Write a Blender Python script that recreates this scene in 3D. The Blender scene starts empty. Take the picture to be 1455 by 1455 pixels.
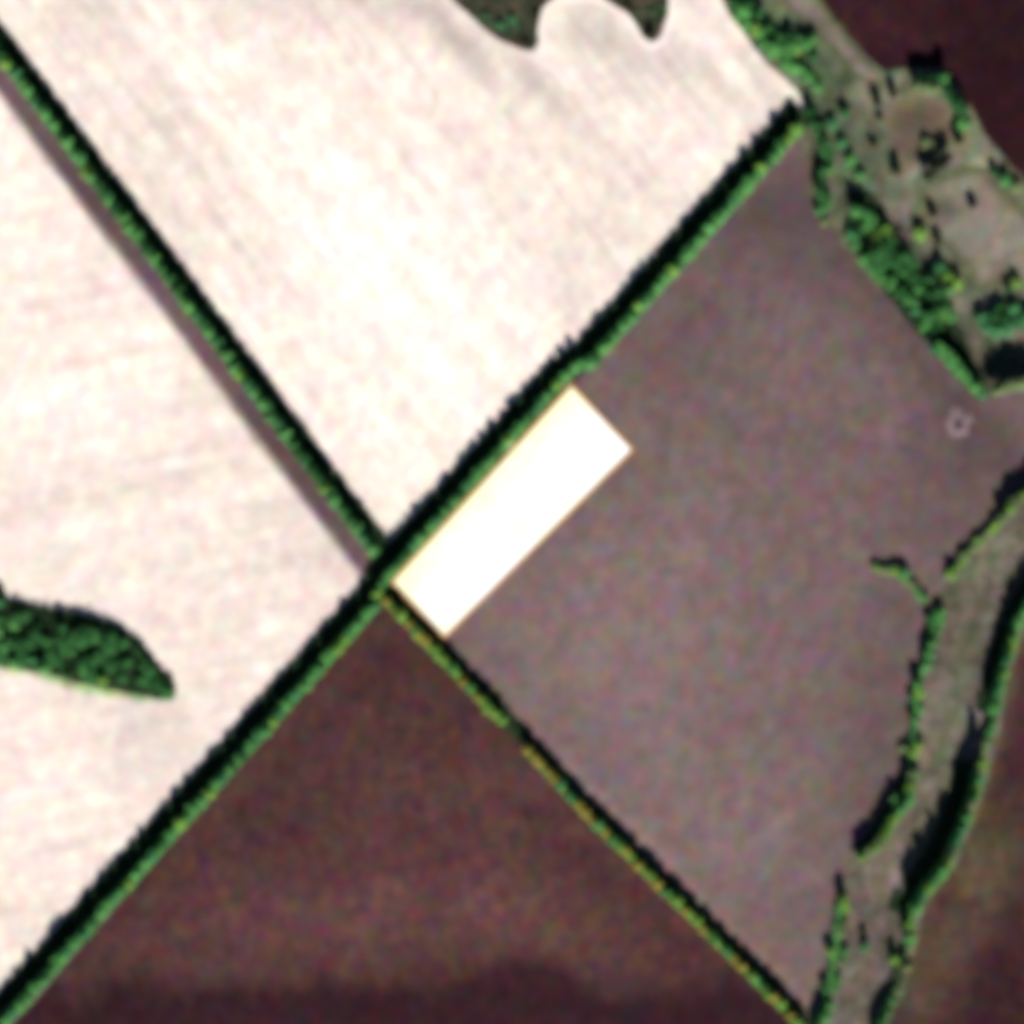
import bpy, bmesh, math, random
from mathutils import Vector, noise

# ------------------------------------------------------------------ camera, sky, sun, exposure
S = 0.5                                    # metres on the ground for one pixel of the aerial photograph
def W(px, py): return ((px - 727.5) * S, (727.5 - py) * S)
scene = bpy.context.scene
col = scene.collection

CAM_H = 2600.0
cam_data = bpy.data.cameras.new("camera")
cam_data.sensor_width = 36.0
cam_data.lens = 36.0 * CAM_H / (1455 * S)
cam_data.clip_start = 10.0
cam_data.clip_end = 60000.0
cam = bpy.data.objects.new("camera", cam_data)
cam.location = (0, 0, CAM_H)
col.objects.link(cam)
cam_data.dof.use_dof = True                 # soft focus of the satellite optics
cam_data.dof.focus_distance = 100.0
cam_data.dof.aperture_fstop = 0.5
scene.camera = cam

SUN_EL = math.radians(25)
SUN_DIR = Vector((0.22, -0.975, 0)).normalized()          # towards the sun, on the map
world = bpy.data.worlds.new("World")
scene.world = world
world.use_nodes = True
wn = world.node_tree
bg = wn.nodes["Background"]
sky = wn.nodes.new("ShaderNodeTexSky")
sky.sky_type = 'NISHITA'
sky.sun_disc = False
sky.sun_elevation = SUN_EL
sky.sun_rotation = math.atan2(SUN_DIR.x, SUN_DIR.y)
sky.altitude = 3000
sky.air_density = 0.6
sky.dust_density = 0.2
wn.links.new(sky.outputs[0], bg.inputs[0])
bg.inputs[1].default_value = 0.05

sun_data = bpy.data.lights.new("sun", 'SUN')
sun_data.energy = 5.0
sun_data.angle = math.radians(0.5)
sun_data.color = (1.0, 0.965, 0.92)
sun = bpy.data.objects.new("sun", sun_data)
dvec = Vector((-SUN_DIR.x * math.cos(SUN_EL), -SUN_DIR.y * math.cos(SUN_EL), -math.sin(SUN_EL)))
sun.rotation_euler = dvec.to_track_quat('-Z', 'Y').to_euler()
sun.location = (0, 0, 300)
col.objects.link(sun)

vs = scene.view_settings
vs.view_transform = 'Standard'
vs.look = 'None'
vs.gamma = 1.0
vs.use_curve_mapping = False
vs.exposure = 0.92
scene.render.film_transparent = False
scene.cycles.pixel_filter_type = 'BLACKMAN_HARRIS'
scene.cycles.filter_width = 6.0           # the soft optics of a satellite camera
scene.cycles.max_bounces = 4
scene.cycles.diffuse_bounces = 2

R = random.Random(7)

# ------------------------------------------------------------------ relief
def fade(x, y):
    d = max(abs(x), abs(y))
    return max(0.0, min(1.0, (900 - d) / 400))
def H(x, y):
    return fade(x, y) * (1.3 * noise.noise(Vector((x / 260, y / 260, 3.1))) + 0.25 * noise.noise(Vector((x / 90, y / 90, 8.4))))

# ------------------------------------------------------------------ helpers
def tag(o, label=None, cat=None, group=None, kind=None):
    if label: o["label"] = label
    if cat: o["category"] = cat
    if group: o["group"] = group
    if kind: o["kind"] = kind
    return o

class NT:
    """small helper to wire material nodes"""
    def __init__(self, name, rough=0.95, spec=0.05):
        self.m = bpy.data.materials.new(name)
        self.m.use_nodes = True
        self.t = self.m.node_tree
        self.b = self.t.nodes["Principled BSDF"]
        self.b.inputs["Roughness"].default_value = rough
        self.b.inputs["Specular IOR Level"].default_value = spec
        self.geo = None
    def n(self, typ): return self.t.nodes.new(typ)
    def l(self, a, b): self.t.links.new(a, b)
    def pos(self):
        if not self.geo: self.geo = self.n("ShaderNodeNewGeometry")
        return self.geo.outputs["Position"]
    def noise(self, scale, detail=2.0, rough=0.5, off=(0, 0, 0), rot=0.0, stretch=(1, 1, 1), rgb=False):
        mp = self.n("ShaderNodeMapping")
        mp.vector_type = 'POINT'
        mp.inputs["Location"].default_value = off
        mp.inputs["Scale"].default_value = stretch
        v = self.pos()
        if rot:
            vr = self.n("ShaderNodeVectorRotate")
            vr.rotation_type = 'Z_AXIS'
            vr.inputs["Angle"].default_value = rot
            self.l(v, vr.inputs["Vector"])
            v = vr.outputs[0]
        self.l(v, mp.inputs["Vector"])
        t = self.n("ShaderNodeTexNoise")
        t.inputs["Scale"].default_value = scale
        t.inputs["Detail"].default_value = detail
        t.inputs["Roughness"].default_value = rough
        self.l(mp.outputs[0], t.inputs["Vector"])
        return t.outputs["Color"] if rgb else t.outputs["Fac"]
    def ramp(self, src, a, b, lo=0.0, hi=1.0):
        r = self.n("ShaderNodeMapRange")
        r.inputs["From Min"].default_value = a
        r.inputs["From Max"].default_value = b
        r.inputs["To Min"].default_value = lo
        r.inputs["To Max"].default_value = hi
        self.l(src, r.inputs["Value"])
        return r.outputs[0]
    def mix(self, fac, a, b):
        m = self.n("ShaderNodeMix")
        m.data_type = 'RGBA'
        self.l(fac, m.inputs["Factor"])
        for v, s in ((a, m.inputs["A"]), (b, m.inputs["B"])):
            if isinstance(v, (tuple, list)): s.default_value = (*v, 1.0)
            else: self.l(v, s)
        return m.outputs["Result"]
    def scale(self, colr, fac):
        m = self.n("ShaderNodeVectorMath")
        m.operation = 'SCALE'
        self.l(colr, m.inputs[0])
        self.l(fac, m.inputs["Scale"])
        return m.outputs[0]
    def tint(self, colr, rgb, amp):
        """multiply by a coloured noise: 1 + amp * (noise - 0.5) in each channel"""
        a = self.n("ShaderNodeVectorMath"); a.operation = 'MULTIPLY_ADD'
        self.l(rgb, a.inputs[0]); a.inputs[1].default_value = (amp,) * 3; a.inputs[2].default_value = (1 - amp * .5,) * 3
        m = self.n("ShaderNodeVectorMath"); m.operation = 'MULTIPLY'
        self.l(colr, m.inputs[0]); self.l(a.outputs[0], m.inputs[1])
        return m.outputs[0]
    def mul(self, a, b):
        m = self.n("ShaderNodeMath")
        m.operation = 'MULTIPLY'
        for i, v in enumerate((a, b)):
            if isinstance(v, (int, float)): m.inputs[i].default_value = v
            else: self.l(v, m.inputs[i])
        return m.outputs[0]
    def attr(self, name, out="Fac"):
        a = self.n("ShaderNodeAttribute")
        a.attribute_name = name
        return a.outputs[out]
    def bump(self, src, dist, strength=1.0):
        b = self.n("ShaderNodeBump")
        b.inputs["Distance"].default_value = dist
        b.inputs["Strength"].default_value = strength
        self.l(src, b.inputs["Height"])
        self.l(b.outputs[0], self.b.inputs["Normal"])
    def out(self, c): self.l(c, self.b.inputs["Base Color"])

def soil(name, ca, cb, cc, alt, fine=0.22, streak_rot=0.0, streak=0.0, streak_scale=0.05, big=0.12, grain=0.10, bump=0.25, mott=0.8):
    """field soil: three earth tones in small mottles, streaks along the work direction, broad tone
    from the mesh attribute 'tone', blended towards the tone 'alt' (another soil cover) by 'cover'"""
    t = NT(name)
    n1 = t.ramp(t.noise(fine, 3.0, 0.6, (11, 3, 0), rot=0.9), 0.36, 0.64)
    n2 = t.ramp(t.noise(fine * 1.1, 3.0, 0.6, (-40, 71, 0), rot=0.3, stretch=(1.0, 0.6, 1.0)), 0.42, 0.66)
    c = t.mix(n1, ca, cb)
    c = t.mix(n2, c, cc)
    c = t.mix(t.attr("cover"), c, alt)
    c = t.tint(c, t.noise(0.03, 4.0, 0.6, (7, 50, 6), rot=0.7, rgb=True), mott * 0.22)
    c = t.tint(c, t.noise(0.095, 2.0, 0.55, (31, 17, 2), rot=0.55, stretch=(1.0, 0.85, 1.0), rgb=True), mott)
    f = t.ramp(t.noise(fine * 1.5, 3.0, 0.7, (5, 5, 9)), 0.3, 0.7, 1 - grain, 1 + grain)
    g = t.ramp(t.noise(0.012, 4.0, 0.55, (2, 8, 1)), 0.3, 0.7, 1 - big, 1 + big)
    k = t.mul(t.mul(f, g), t.ramp(t.noise(0.045, 3.0, 0.65, (60, 2, 1)), 0.3, 0.7, 1 - 1.2 * big, 1 + 1.2 * big))
    if streak:
        s = t.ramp(t.noise(streak_scale * 4, 3.0, 0.6, (0, 0, 4), rot=streak_rot, stretch=(0.06, 1.0, 1.0)), 0.35, 0.65, 1 - streak, 1 + streak * 0.6)
        k = t.mul(k, s)
    k = t.mul(k, t.attr("tone"))
    t.out(t.scale(c, k))
    t.bump(t.noise(1.3, 3.0, 0.6), bump, 0.6)
    return t.m

def smooth_poly(pts, step=4.0, jit=0.5, seed=0.0, closed=True):
    """resample a map outline every few metres and give it a natural wobble"""
    out = []
    n = len(pts)
    for i in range(n if closed else n - 1):
        a = Vector(pts[i]); b = Vector(pts[(i + 1) % n])
        k = max(1, int((b - a).length / step))
        for j in range(k):
            p = a.lerp(b, j / k)
            w = Vector((noise.noise(Vector((p.x / 9, p.y / 9, seed))), noise.noise(Vector((p.x / 9, p.y / 9, seed + 20))))) * jit * 2
            w += Vector((noise.noise(Vector((p.x / 30, p.y / 30, seed + 3))), noise.noise(Vector((p.x / 30, p.y / 30, seed + 40))))) * jit * 2
            out.append(p + w)
    if not closed: out.append(Vector(pts[-1]))
    return out

def chaikin(pts, it=2):
    for _ in range(it):
        q = []
        for i in range(len(pts)):
            a = Vector(pts[i]); b = Vector(pts[(i + 1) % len(pts)])
            q += [a.lerp(b, .25), a.lerp(b, .75)]
        pts = q
    return pts

def sheet(name, poly_px, z, mat, tone=None, cover=None, cell=8.0, jit=0.5, rnd=0, lines=None, raw=False, edge=0.0):
    """a ground sheet: outline on the map, cut along a grid, draped on the relief"""
    pts = [W(*p) for p in poly_px] if not raw else poly_px
    if rnd: pts = chaikin(pts, rnd)
    if jit: pts = smooth_poly(pts, 4.0, jit, z * 37)
    bm = bmesh.new()
    bm.faces.new([bm.verts.new((p[0], p[1], 0)) for p in pts])
    bmesh.ops.triangulate(bm, faces=bm.faces[:])
    xs = [v.co.x for v in bm.verts]; ys = [v.co.y for v in bm.verts]
    if lines is None:
        lx = [i * cell for i in range(int(min(xs) // cell), int(max(xs) // cell) + 2)]
        ly = [i * cell for i in range(int(min(ys) // cell), int(max(ys) // cell) + 2)]
    else: lx = ly = lines
    for ax, ls in ((0, lx), (1, ly)):
        nrm = (1, 0, 0) if ax == 0 else (0, 1, 0)
        for v in ls:
            co = (v, 0, 0) if ax == 0 else (0, v, 0)
            bmesh.ops.bisect_plane(bm, geom=bm.verts[:] + bm.edges[:] + bm.faces[:], plane_co=co, plane_no=nrm, dist=1e-4)
    for v in bm.verts: v.co.z = H(v.co.x, v.co.y) + z
    bmesh.ops.recalc_face_normals(bm, faces=bm.faces[:])
    me = bpy.data.meshes.new(name)
    bm.to_mesh(me); bm.free()
    if me.polygons and me.polygons[0].normal.z < 0: me.flip_normals()
    ta = me.attributes.new("tone", 'FLOAT', 'POINT')
    ca = me.attributes.new("cover", 'FLOAT', 'POINT')
    for i, v in enumerate(me.vertices):
        px, py = v.co.x / S + 727.5, 727.5 - v.co.y / S
        ta.data[i].value = tone(px, py) if tone else 1.0
        cv = cover(px, py) if cover else 0.0
        if edge:
            d = min(seg_dist(v.co.x, v.co.y, *pts[k], *pts[k - 1]) for k in range(len(pts))) / S
            cv = max(cv, 0.95 * math.exp(-(d / edge) ** 2))
        ca.data[i].value = cv
    me.materials.append(mat)
    o = bpy.data.objects.new(name, me)
    col.objects.link(o)
    return o

def blobs(base, items):
    """broad patches of soil tone and shade: (x, y, rx, ry, turn in degrees, amount)"""
    it = [(x, y, rx, ry, math.cos(math.radians(a)), math.sin(math.radians(a)), k) for x, y, rx, ry, a, k in items]
    def f(px, py):
        t = base
        for x, y, rx, ry, c, s, k in it:
            dx, dy = px - x, py - y
            u = (dx * c + dy * s) / rx; v = (-dx * s + dy * c) / ry
            t += k * math.exp(-(u * u + v * v))
        return max(0.0, t)
    return f

def seg_dist(px, py, ax, ay, bx, by):
    dx, dy = bx - ax, by - ay
    t = max(0, min(1, ((px - ax) * dx + (py - ay) * dy) / (dx * dx + dy * dy)))
    return math.hypot(px - ax - t * dx, py - ay - t * dy)

# ------------------------------------------------------------------ the lines of the map (photograph pixels)
BELT_A = [(-70, 1537), (1136, 178)]                         # long belt, bottom left to upper right
BELT_B = [(-60, -5), (545, 802)]                            # belt from the upper left to the crossing
BELT_C = [(547, 850), (631, 938), (714, 1025), (830, 1152), (1006, 1324), (1127, 1444), (1190, 1506)]
WEST_BANK = [(1500, 668), (1443, 717), (1429, 736), (1401, 767), (1368, 803), (1345, 826), (1336, 876), (1322, 931), (1305, 982),
             (1305, 1016), (1301, 1066), (1294, 1140), (1267, 1171), (1250, 1205), (1222, 1226), (1198, 1284), (1196, 1318), (1190, 1355),
             (1186, 1402), (1177, 1429), (1165, 1455), (1150, 1500)]
EAST_BANK = [(1500, 800), (1448, 891), (1435, 933), (1418, 989), (1416, 1022), (1404, 1060), (1397, 1104), (1387, 1133), (1380, 1152),
             (1370, 1180), (1351, 1226), (1332, 1251), (1309, 1280), (1297, 1309), (1296, 1339), (1283, 1372), (1278, 1406), (1263, 1429),
             (1250, 1455), (1236, 1500)]

# ------------------------------------------------------------------ materials of the ground
M_pale_n = soil("pale_stubble_north", (0.77, 0.645, 0.57), (0.88, 0.81, 0.69), (0.77, 0.62, 0.56), (0.50, 0.42, 0.38),
                fine=0.08, streak_rot=math.radians(53), streak=0.13, streak_scale=0.03, big=0.07, grain=0.05, mott=0.30)
M_pale_w = soil("pale_stubble_west", (0.76, 0.635, 0.56), (0.86, 0.78, 0.67), (0.76, 0.605, 0.55), (0.50, 0.42, 0.38),
                fine=0.08, streak_rot=math.radians(-12), streak=0.10, streak_scale=0.03, big=0.06, grain=0.05, mott=0.30)
M_grey = soil("grey_brown_tilth", (0.148, 0.094, 0.092), (0.138, 0.108, 0.086), (0.158, 0.103, 0.112), (0.24, 0.17, 0.15),
              fine=0.10, streak_rot=math.radians(88), streak=0.025, big=0.06, grain=0.09, mott=1.0)
M_dark = soil("dark_ploughed_soil", (0.060, 0.025, 0.024), (0.068, 0.033, 0.025), (0.055, 0.023, 0.028), (0.022, 0.007, 0.011),
              fine=0.10, streak_rot=math.radians(70), streak=0.10, big=0.12, grain=0.17, mott=1.35)
M_dark2 = soil("dark_red_soil", (0.023, 0.0065, 0.009), (0.026, 0.009, 0.008), (0.021, 0.0065, 0.012), (0.080, 0.065, 0.036),
               fine=0.10, streak=0.08, streak_rot=1.0, big=0.16, grain=0.18, mott=1.4)
M_dark3 = soil("dark_brown_soil", (0.048, 0.016, 0.020), (0.052, 0.022, 0.018), (0.040, 0.013, 0.024), (0.100, 0.075, 0.042),
               fine=0.10, streak=0.10, streak_rot=1.2, big=0.16, grain=0.18, mott=1.35)
M_meadow = soil("dry_meadow", (0.120, 0.095, 0.073), (0.092, 0.082, 0.058), (0.170, 0.132, 0.118), (0.06, 0.12, 0.035),
                fine=0.09, big=0.2, grain=0.3, bump=0.4)
M_scrub = soil("rough_pasture", (0.115, 0.105, 0.070), (0.080, 0.105, 0.060), (0.195, 0.175, 0.130), (0.055, 0.125, 0.05),
               fine=0.065, big=0.25, grain=0.38, mott=1.0, bump=0.4)
M_clear = soil("pale_worn_ground", (0.28, 0.235, 0.185), (0.24, 0.215, 0.165), (0.30, 0.24, 0.215), (0.10, 0.11, 0.05),
               fine=0.13, big=0.14, grain=0.15, bump=0.3)
M_brown = soil("brown_bare_earth", (0.13, 0.095, 0.065), (0.105, 0.09, 0.055), (0.14, 0.09, 0.075), (0.20, 0.175, 0.10),
               fine=0.12, big=0.1, grain=0.15, bump=0.3)
M_track = soil("dirt_track", (0.125, 0.070, 0.080), (0.115, 0.078, 0.070), (0.105, 0.060, 0.078), (0.58, 0.48, 0.43),
               fine=0.11, streak=0.10, streak_rot=math.radians(53), big=0.10, grain=0.12)
M_litter_shade = soil("leaf_litter_shade", (0.030, 0.032, 0.016), (0.022, 0.030, 0.014), (0.036, 0.026, 0.018), (0.02, 0.03, 0.012),
                fine=0.2, big=0.2, grain=0.25, bump=0.4)  # wood and belt floor litter, also painted over the belts' shadow strips
M_lobe = soil("dull_olive_sward", (0.062, 0.050, 0.034), (0.048, 0.056, 0.032), (0.085, 0.056, 0.042), (0.05, 0.115, 0.055),
              fine=0.14, big=0.18, grain=0.30, bump=0.5)
M_fringe = soil("pale_green_fringe", (0.34, 0.44, 0.19), (0.42, 0.50, 0.25), (0.24, 0.37, 0.14), (0.70, 0.60, 0.52), fine=0.1, grain=0.3)

def far_land():
    t = NT("far_farmland")
    v = t.n("ShaderNodeTexVoronoi")
    v.feature = 'F1'
    v.inputs["Scale"].default_value = 0.0021
    vr = t.n("ShaderNodeVectorRotate"); vr.rotation_type = 'Z_AXIS'; vr.inputs["Angle"].default_value = 0.8
    t.l(t.pos(), vr.inputs["Vector"]); t.l(vr.outputs[0], v.inputs["Vector"])
    sp = t.n("ShaderNodeSeparateColor"); t.l(v.outputs["Color"], sp.inputs[0])
    r = t.n("ShaderNodeValToRGB"); r.color_ramp.interpolation = 'CONSTANT'
    el = r.color_ramp.elements
    el[0].color = (0.075, 0.042, 0.038, 1); el[1].position = 0.8; el[1].color = (0.40, 0.33, 0.27, 1)
    for p, c in ((0.25, (0.14, 0.10, 0.09, 1)), (0.5, (0.05, 0.075, 0.03, 1)), (0.65, (0.06, 0.035, 0.03, 1))):
        e = el.new(p); e.color = c
    t.l(sp.outputs[0], r.inputs[0])
    k = t.ramp(t.noise(0.03, 5.0, 0.6), 0.3, 0.7, 0.8, 1.2)
    t.out(t.scale(r.outputs[0], k))
    return t.m

# ------------------------------------------------------------------ the ground and the fields
glines = [-12000, -6000, -3000, -1500, -900] + [i * 20 for i in range(-35, 36)] + [900, 1500, 3000, 6000, 12000]
g = sheet("ground", [(-14000, -14000), (14000, -14000), (14000, 14000), (-14000, 14000)], -0.35, far_land(), jit=0, lines=glines, raw=True)
tag(g, kind="structure")

f = sheet("pale_north_field", [(-60, -10), (-200, -200), (1000, -200), (1040, 0), (1065, 38), (1105, 88), (1148, 124), (1160, 150), (1130, 185), (545, 836), (540, 797)],
          0.00, M_pale_n,
          tone=blobs(0.96, [(540, 420, 170, 280, -35, .26), (210, 80, 90, 60, 0, .10), (300, 260, 40, 190, -40, -.07), (560, 5, 110, 26, 8, -.2), (640, 60, 50, 30, 35, -.16),
                            (680, 80, 120, 26, 38, -.20), (765, 115, 50, 20, 40, -.18), (850, 50, 55, 40, 20, -.25), (955, 100, 70, 30, 20, -.20), (820, 170, 60, 14, 50, -.12),
                            (800, 100, 34, 9, 47, .22), (780, 45, 9, 40, 10, .12), (900, 300, 60, 160, 40, -.06), (430, 20, 70, 40, 0, -.06),
                            (230, 160, 12, 130, -36, -.06), (330, 330, 9, 130, -37, -.05), (110, 30, 40, 30, 0, -.05), (700, 380, 90, 140, 30, .06),
                            (330, 10, 50, 25, 0, -.07), (470, 300, 14, 90, -30, -.06), (160, 180, 260, 7, 53, -.10), (290, 330, 220, 8, 53, -.12), (330, 300, 260, 5, 53, -.06), (560, 260, 260, 5, 53, -.05), (640, 330, 200, 5, 53, -.06), (760, 230, 220, 5, 53, -.05), (450, 520, 200, 5, 53, -.06), (250, 70, 160, 6, 53, .08), (400, 250, 260, 8, 53, .08)]))
tag(f, kind="structure")
f = sheet("pale_west_field", [(-200, -160), (-75, -15), (540, 810), (540, 850), (-70, 1537), (-200, 1560)], 0.04, M_pale_w,
          tone=blobs(0.98, [(100, 560, 140, 130, 0, .12), (60, 330, 120, 120, 0, .08), (60, 1150, 90, 90, 0, .06), (60, 420, 160, 20, -12, -.04), (220, 680, 200, 12, -12, -.05), (400, 740, 90, 60, 0, -.06),
                           (410, 795, 40, 9, -10, -.10), (240, 1040, 60, 50, 0, -.12), (120, 1150, 160, 14, -15, -.05), (60, 1080, 90, 60, 0, .05),
                           (60, 320, 120, 10, -12, -.05), (40, 270, 90, 60, 0, .05), (470, 790, 40, 40, 0, -.07), (300, 840, 150, 10, -10, -.03),
                           (70, 1330, 90, 90, 0, -.03), (150, 740, 160, 30, -8, .04), (120, 370, 200, 5, -12, -.10), (200, 500, 220, 5, -12, -.07), (150, 610, 220, 5, -12, -.07), (230, 690, 240, 7, -12, -.12), (200, 830, 240, 5, -11, -.08), (110, 1120, 150, 6, -15, -.10), (110, 1200, 160, 6, -16, -.09), (60, 1270, 120, 5, -16, -.07), (180, 1060, 40, 40, 0, -.08), (330, 760, 120, 5, -12, -.09)]))
tag(f, kind="structure")

def grey_tone(px, py, b=blobs(1.0, [(1090, 290, 90, 60, -30, -.32), (1180, 370, 70, 110, -40, -.22), (1340, 550, 36, 130, -45, -.34), (1000, 420, 110, 110, 0, -.14), (970, 500, 120, 60, 0, -.08),
                                    (880, 930, 160, 190, 0, .30), (1240, 400, 22, 120, -40, -.20), (1390, 660, 110, 80, 0, -.30), (1240, 1060, 60, 240, 8, -.24),
                                    (1020, 1180, 120, 120, 0, .20), (870, 700, 60, 120, 40, -.04), (1000, 780, 160, 90, 0, .07), (1330, 760, 60, 40, 0, -.15),
                                    (1100, 470, 60, 60, 0, .05), (1265, 850, 40, 14, 30, -.16)])):
    return b(px, py)
def grey_cover(px, py):
    d = min(seg_dist(px, py, 790, 1080, 980, 1270), seg_dist(px, py, 980, 1270, 1150, 1436)) - 6
    return 0.55 * math.exp(-(d / 7.0) ** 2) + 0.12 * math.exp(-((px - 1235) ** 2 + (py - 800) ** 2) / 700)
f = sheet("grey_brown_field", [(560, 838), (1140, 172), (1172, 285), (1195, 317), (1240, 379), (1292, 435), (1342, 497), (1392, 556), (1455, 538), (1650, 520), (1650, 610),
                               (1510, 680), (1450, 718), (1406, 767), (1347, 832), (1338, 876), (1322, 931), (1307, 980), (1304, 1062), (1296, 1130), (1270, 1170),
                               (1252, 1208), (1222, 1234), (1200, 1284), (1192, 1350), (1184, 1400), (1172, 1440), (1154, 1500), (1185, 1530)], 0.08, M_grey,
          tone=grey_tone, cover=grey_cover)
tag(f, kind="structure")
f = sheet("dark_south_field", [(545, 858), (1200, 1520), (1200, 1650), (-200, 1650), (-70, 1560)], 0.12, M_dark,
          tone=blobs(1.12, [(560, 940, 90, 60, 0, -.18), (700, 1180, 160, 100, 0, .10), (480, 1310, 190, 60, -8, .62), (640, 1130, 130, 70, 0, .26), (720, 1290, 150, 50, 10, .42), (330, 1280, 60, 60, 0, .1), (250, 1330, 90, 60, 0, .06), (850, 1330, 130, 70, 20, .12),
                           (608, 1190, 11, 11, 0, -.5), (810, 1206, 13, 11, 0, -.35), (350, 1180, 90, 50, -40, -.1), (900, 1270, 120, 10, 45, -.25), (420, 1070, 120, 14, -48, -.12)]),
          cover=lambda px, py: 0.85 * max(0.0, min(1.0, (py - 1376 - 45 * noise.noise(Vector((px / 95, py / 160, 2.5))) - 16 * noise.noise(Vector((px / 28, py / 28, 4.5))) + 22 * math.exp(-((px - 760) / 130) ** 2)) / 34)))
tag(f, kind="structure")
f = sheet("dark_upper_right_field", [(1115, -200), (1150, -5), (1183, 41), (1224, 86), (1260, 112), (1300, 106), (1332, 106), (1362, 156), (1388, 200), (1420, 244), (1460, 275), (1650, 395), (1650, -200)],
          0.16, M_dark2, tone=blobs(1.0, [(1220, 30, 50, 40, 0, .45), (1300, 60, 60, 40, 0, .2), (1400, 60, 60, 60, 0, -.12)]))
tag(f, kind="structure")
f = sheet("dark_lower_right_field", [(1500, 800), (1446, 891), (1434, 933), (1416, 989), (1412, 1022), (1400, 1062), (1392, 1106), (1378, 1152), (1360, 1190), (1346, 1230),
                                     (1302, 1286), (1292, 1312), (1290, 1340), (1276, 1376), (1270, 1410), (1256, 1432), (1228, 1510), (1200, 1650), (1650, 1650), (1650, 800)],
          0.20, M_dark3, edge=20.0, tone=blobs(1.0, [(1380, 1330, 50, 60, 0, .08), (1430, 1010, 40, 90, 0, .1), (1420, 1400, 40, 60, 0, -.35), (1380, 1290, 14, 10, 0, -.4), (1440, 1290, 16, 20, 0, -.3)]),
          cover=blobs(0.0, [(1390, 1240, 50, 70, 10, .85), (1330, 1370, 45, 60, 30, .5), (1440, 1190, 40, 60, 0, .4), (1300, 1430, 40, 40, 0, .4)]))
tag(f, kind="structure")

west_edge = [(x - 12, y) for x, y in WEST_BANK]
east_edge = [(x + 9, y) for x, y in EAST_BANK]
f = sheet("stream_meadow", west_edge + east_edge[::-1], 0.24, M_meadow, cell=4,
          tone=blobs(1.0, [(1420, 790, 40, 25, -40, .35), (1390, 850, 40, 30, 0, -.15), (1350, 900, 30, 40, 0, -.05), (1335, 1000, 20, 50, 0, .22), (1320, 1130, 24, 40, 0, .25),
                           (1290, 1220, 40, 22, -45, .35), (1240, 1260, 24, 20, 0, .3), (1255, 1320, 20, 40, 0, -.2), (1225, 1400, 20, 50, 0, .05), (1440, 770, 30, 12, -40, .3)]),
          cover=blobs(0.0, [(1360, 960, 16, 70, 10, .3), (1340, 1090, 14, 60, 10, .35), (1400, 800, 60, 8, -40, .5), (1262, 1345, 10, 20, 0, .4)]))
tag(f, kind="structure")

f = sheet("scrub_pasture", [(1020, -200), (1022, -5), (1048, 38), (1088, 90), (1130, 126), (1146, 150), (1136, 175), (1158, 292), (1180, 324), (1226, 386), (1278, 442),
                            (1328, 506), (1386, 570), (1420, 562), (1456, 552), (1650, 532), (1650, 390), (1470, 268), (1434, 236), (1404, 194), (1378, 152), (1342, 97), (1300, 96), (1258, 102), (1232, 80),
                            (1196, 40), (1163, -5), (1128, -200)], 0.28, M_scrub, cell=6,
          tone=blobs(1.0, [(1160, 100, 30, 30, 30, -.05), (1225, 215, 30, 60, 0, -.12), (1270, 400, 60, 110, -38, -.45), (1150, 230, 20, 80, 0, -.25), (1430, 520, 60, 50, 0, -.45),
                           (1370, 530, 40, 60, -35, -.35), (1240, 130, 30, 20, 0, .35), (1290, 250, 50, 14, 25, .4), (1380, 215, 40, 16, 40, .4), (1060, 10, 30, 30, 0, -.3)]),  # darker blobs by the tall trees paint their shadow into the ground tone
          cover=blobs(0.0, [(1120, 60, 50, 30, 20, .8), (1160, 115, 40, 20, 40, .7), (1190, 180, 30, 30, 0, .5), (1215, 235, 40, 30, 0, .5), (1080, 30, 30, 40, 0, .5), (1300, 420, 40, 90, -40, .4)]))
tag(f, kind="structure")
f = sheet("worn_path", [(1096, -60), (1110, 10), (1150, 40), (1180, 70), (1212, 112), (1238, 122), (1256, 108), (1232, 84), (1198, 44), (1164, 0), (1150, -60)], 0.32, M_clear, cell=3, rnd=2, jit=1.5, edge=8.0,
          tone=blobs(0.62, [(1236, 104, 22, 14, 30, .45), (1140, 10, 30, 24, 0, .12), (1200, 66, 20, 12, 45, .2)]),
          cover=blobs(0.0, [(1160, 60, 20, 40, 40, .5), (1195, 105, 20, 14, 30, .5)]))
tag(f, kind="structure")
f = sheet("worn_clearing", [(1312, 258), (1350, 240), (1385, 232), (1412, 252), (1440, 290), (1480, 320), (1500, 420), (1455, 405), (1430, 395), (1395, 420), (1378, 412), (1352, 360), (1330, 345), (1312, 318), (1300, 285)],
          0.32, M_clear, cell=3, rnd=2, jit=2.2, edge=13.0,
          tone=blobs(0.88, [(1345, 300, 30, 16, 0, -.25), (1400, 300, 40, 30, 0, .08), (1420, 350, 30, 26, 0, .10), (1385, 345, 22, 16, 0, -.12), (1410, 380, 24, 16, 0, -.12)]),
          cover=blobs(0.1, [(1345, 290, 24, 16, 0, .5), (1310, 280, 20, 20, 0, .3), (1385, 390, 12, 26, 0, .3)]))
tag(f, kind="structure")
f = sheet("brown_oval_clearing", [(1262, 150), (1282, 138), (1310, 136), (1338, 142), (1356, 160), (1356, 190), (1340, 214), (1310, 232), (1280, 240), (1262, 222), (1258, 185)],
          0.32, M_brown, cell=4, rnd=2, jit=2.6,
          tone=blobs(0.9, [(1290, 200, 30, 40, 0, -.08), (1330, 170, 20, 20, 0, -.05)]),
          cover=lambda px, py: max(0, min(0.9, (math.hypot((px - 1307) / 50, (py - 188) / 53) - 0.62 + 0.25 * noise.noise(Vector((px / 18, py / 18, 4)))) * 2.4)) + 0.6 * math.exp(-((px - 1318) ** 2 + (py - 200) ** 2) / 160))
tag(f, kind="structure")

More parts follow.
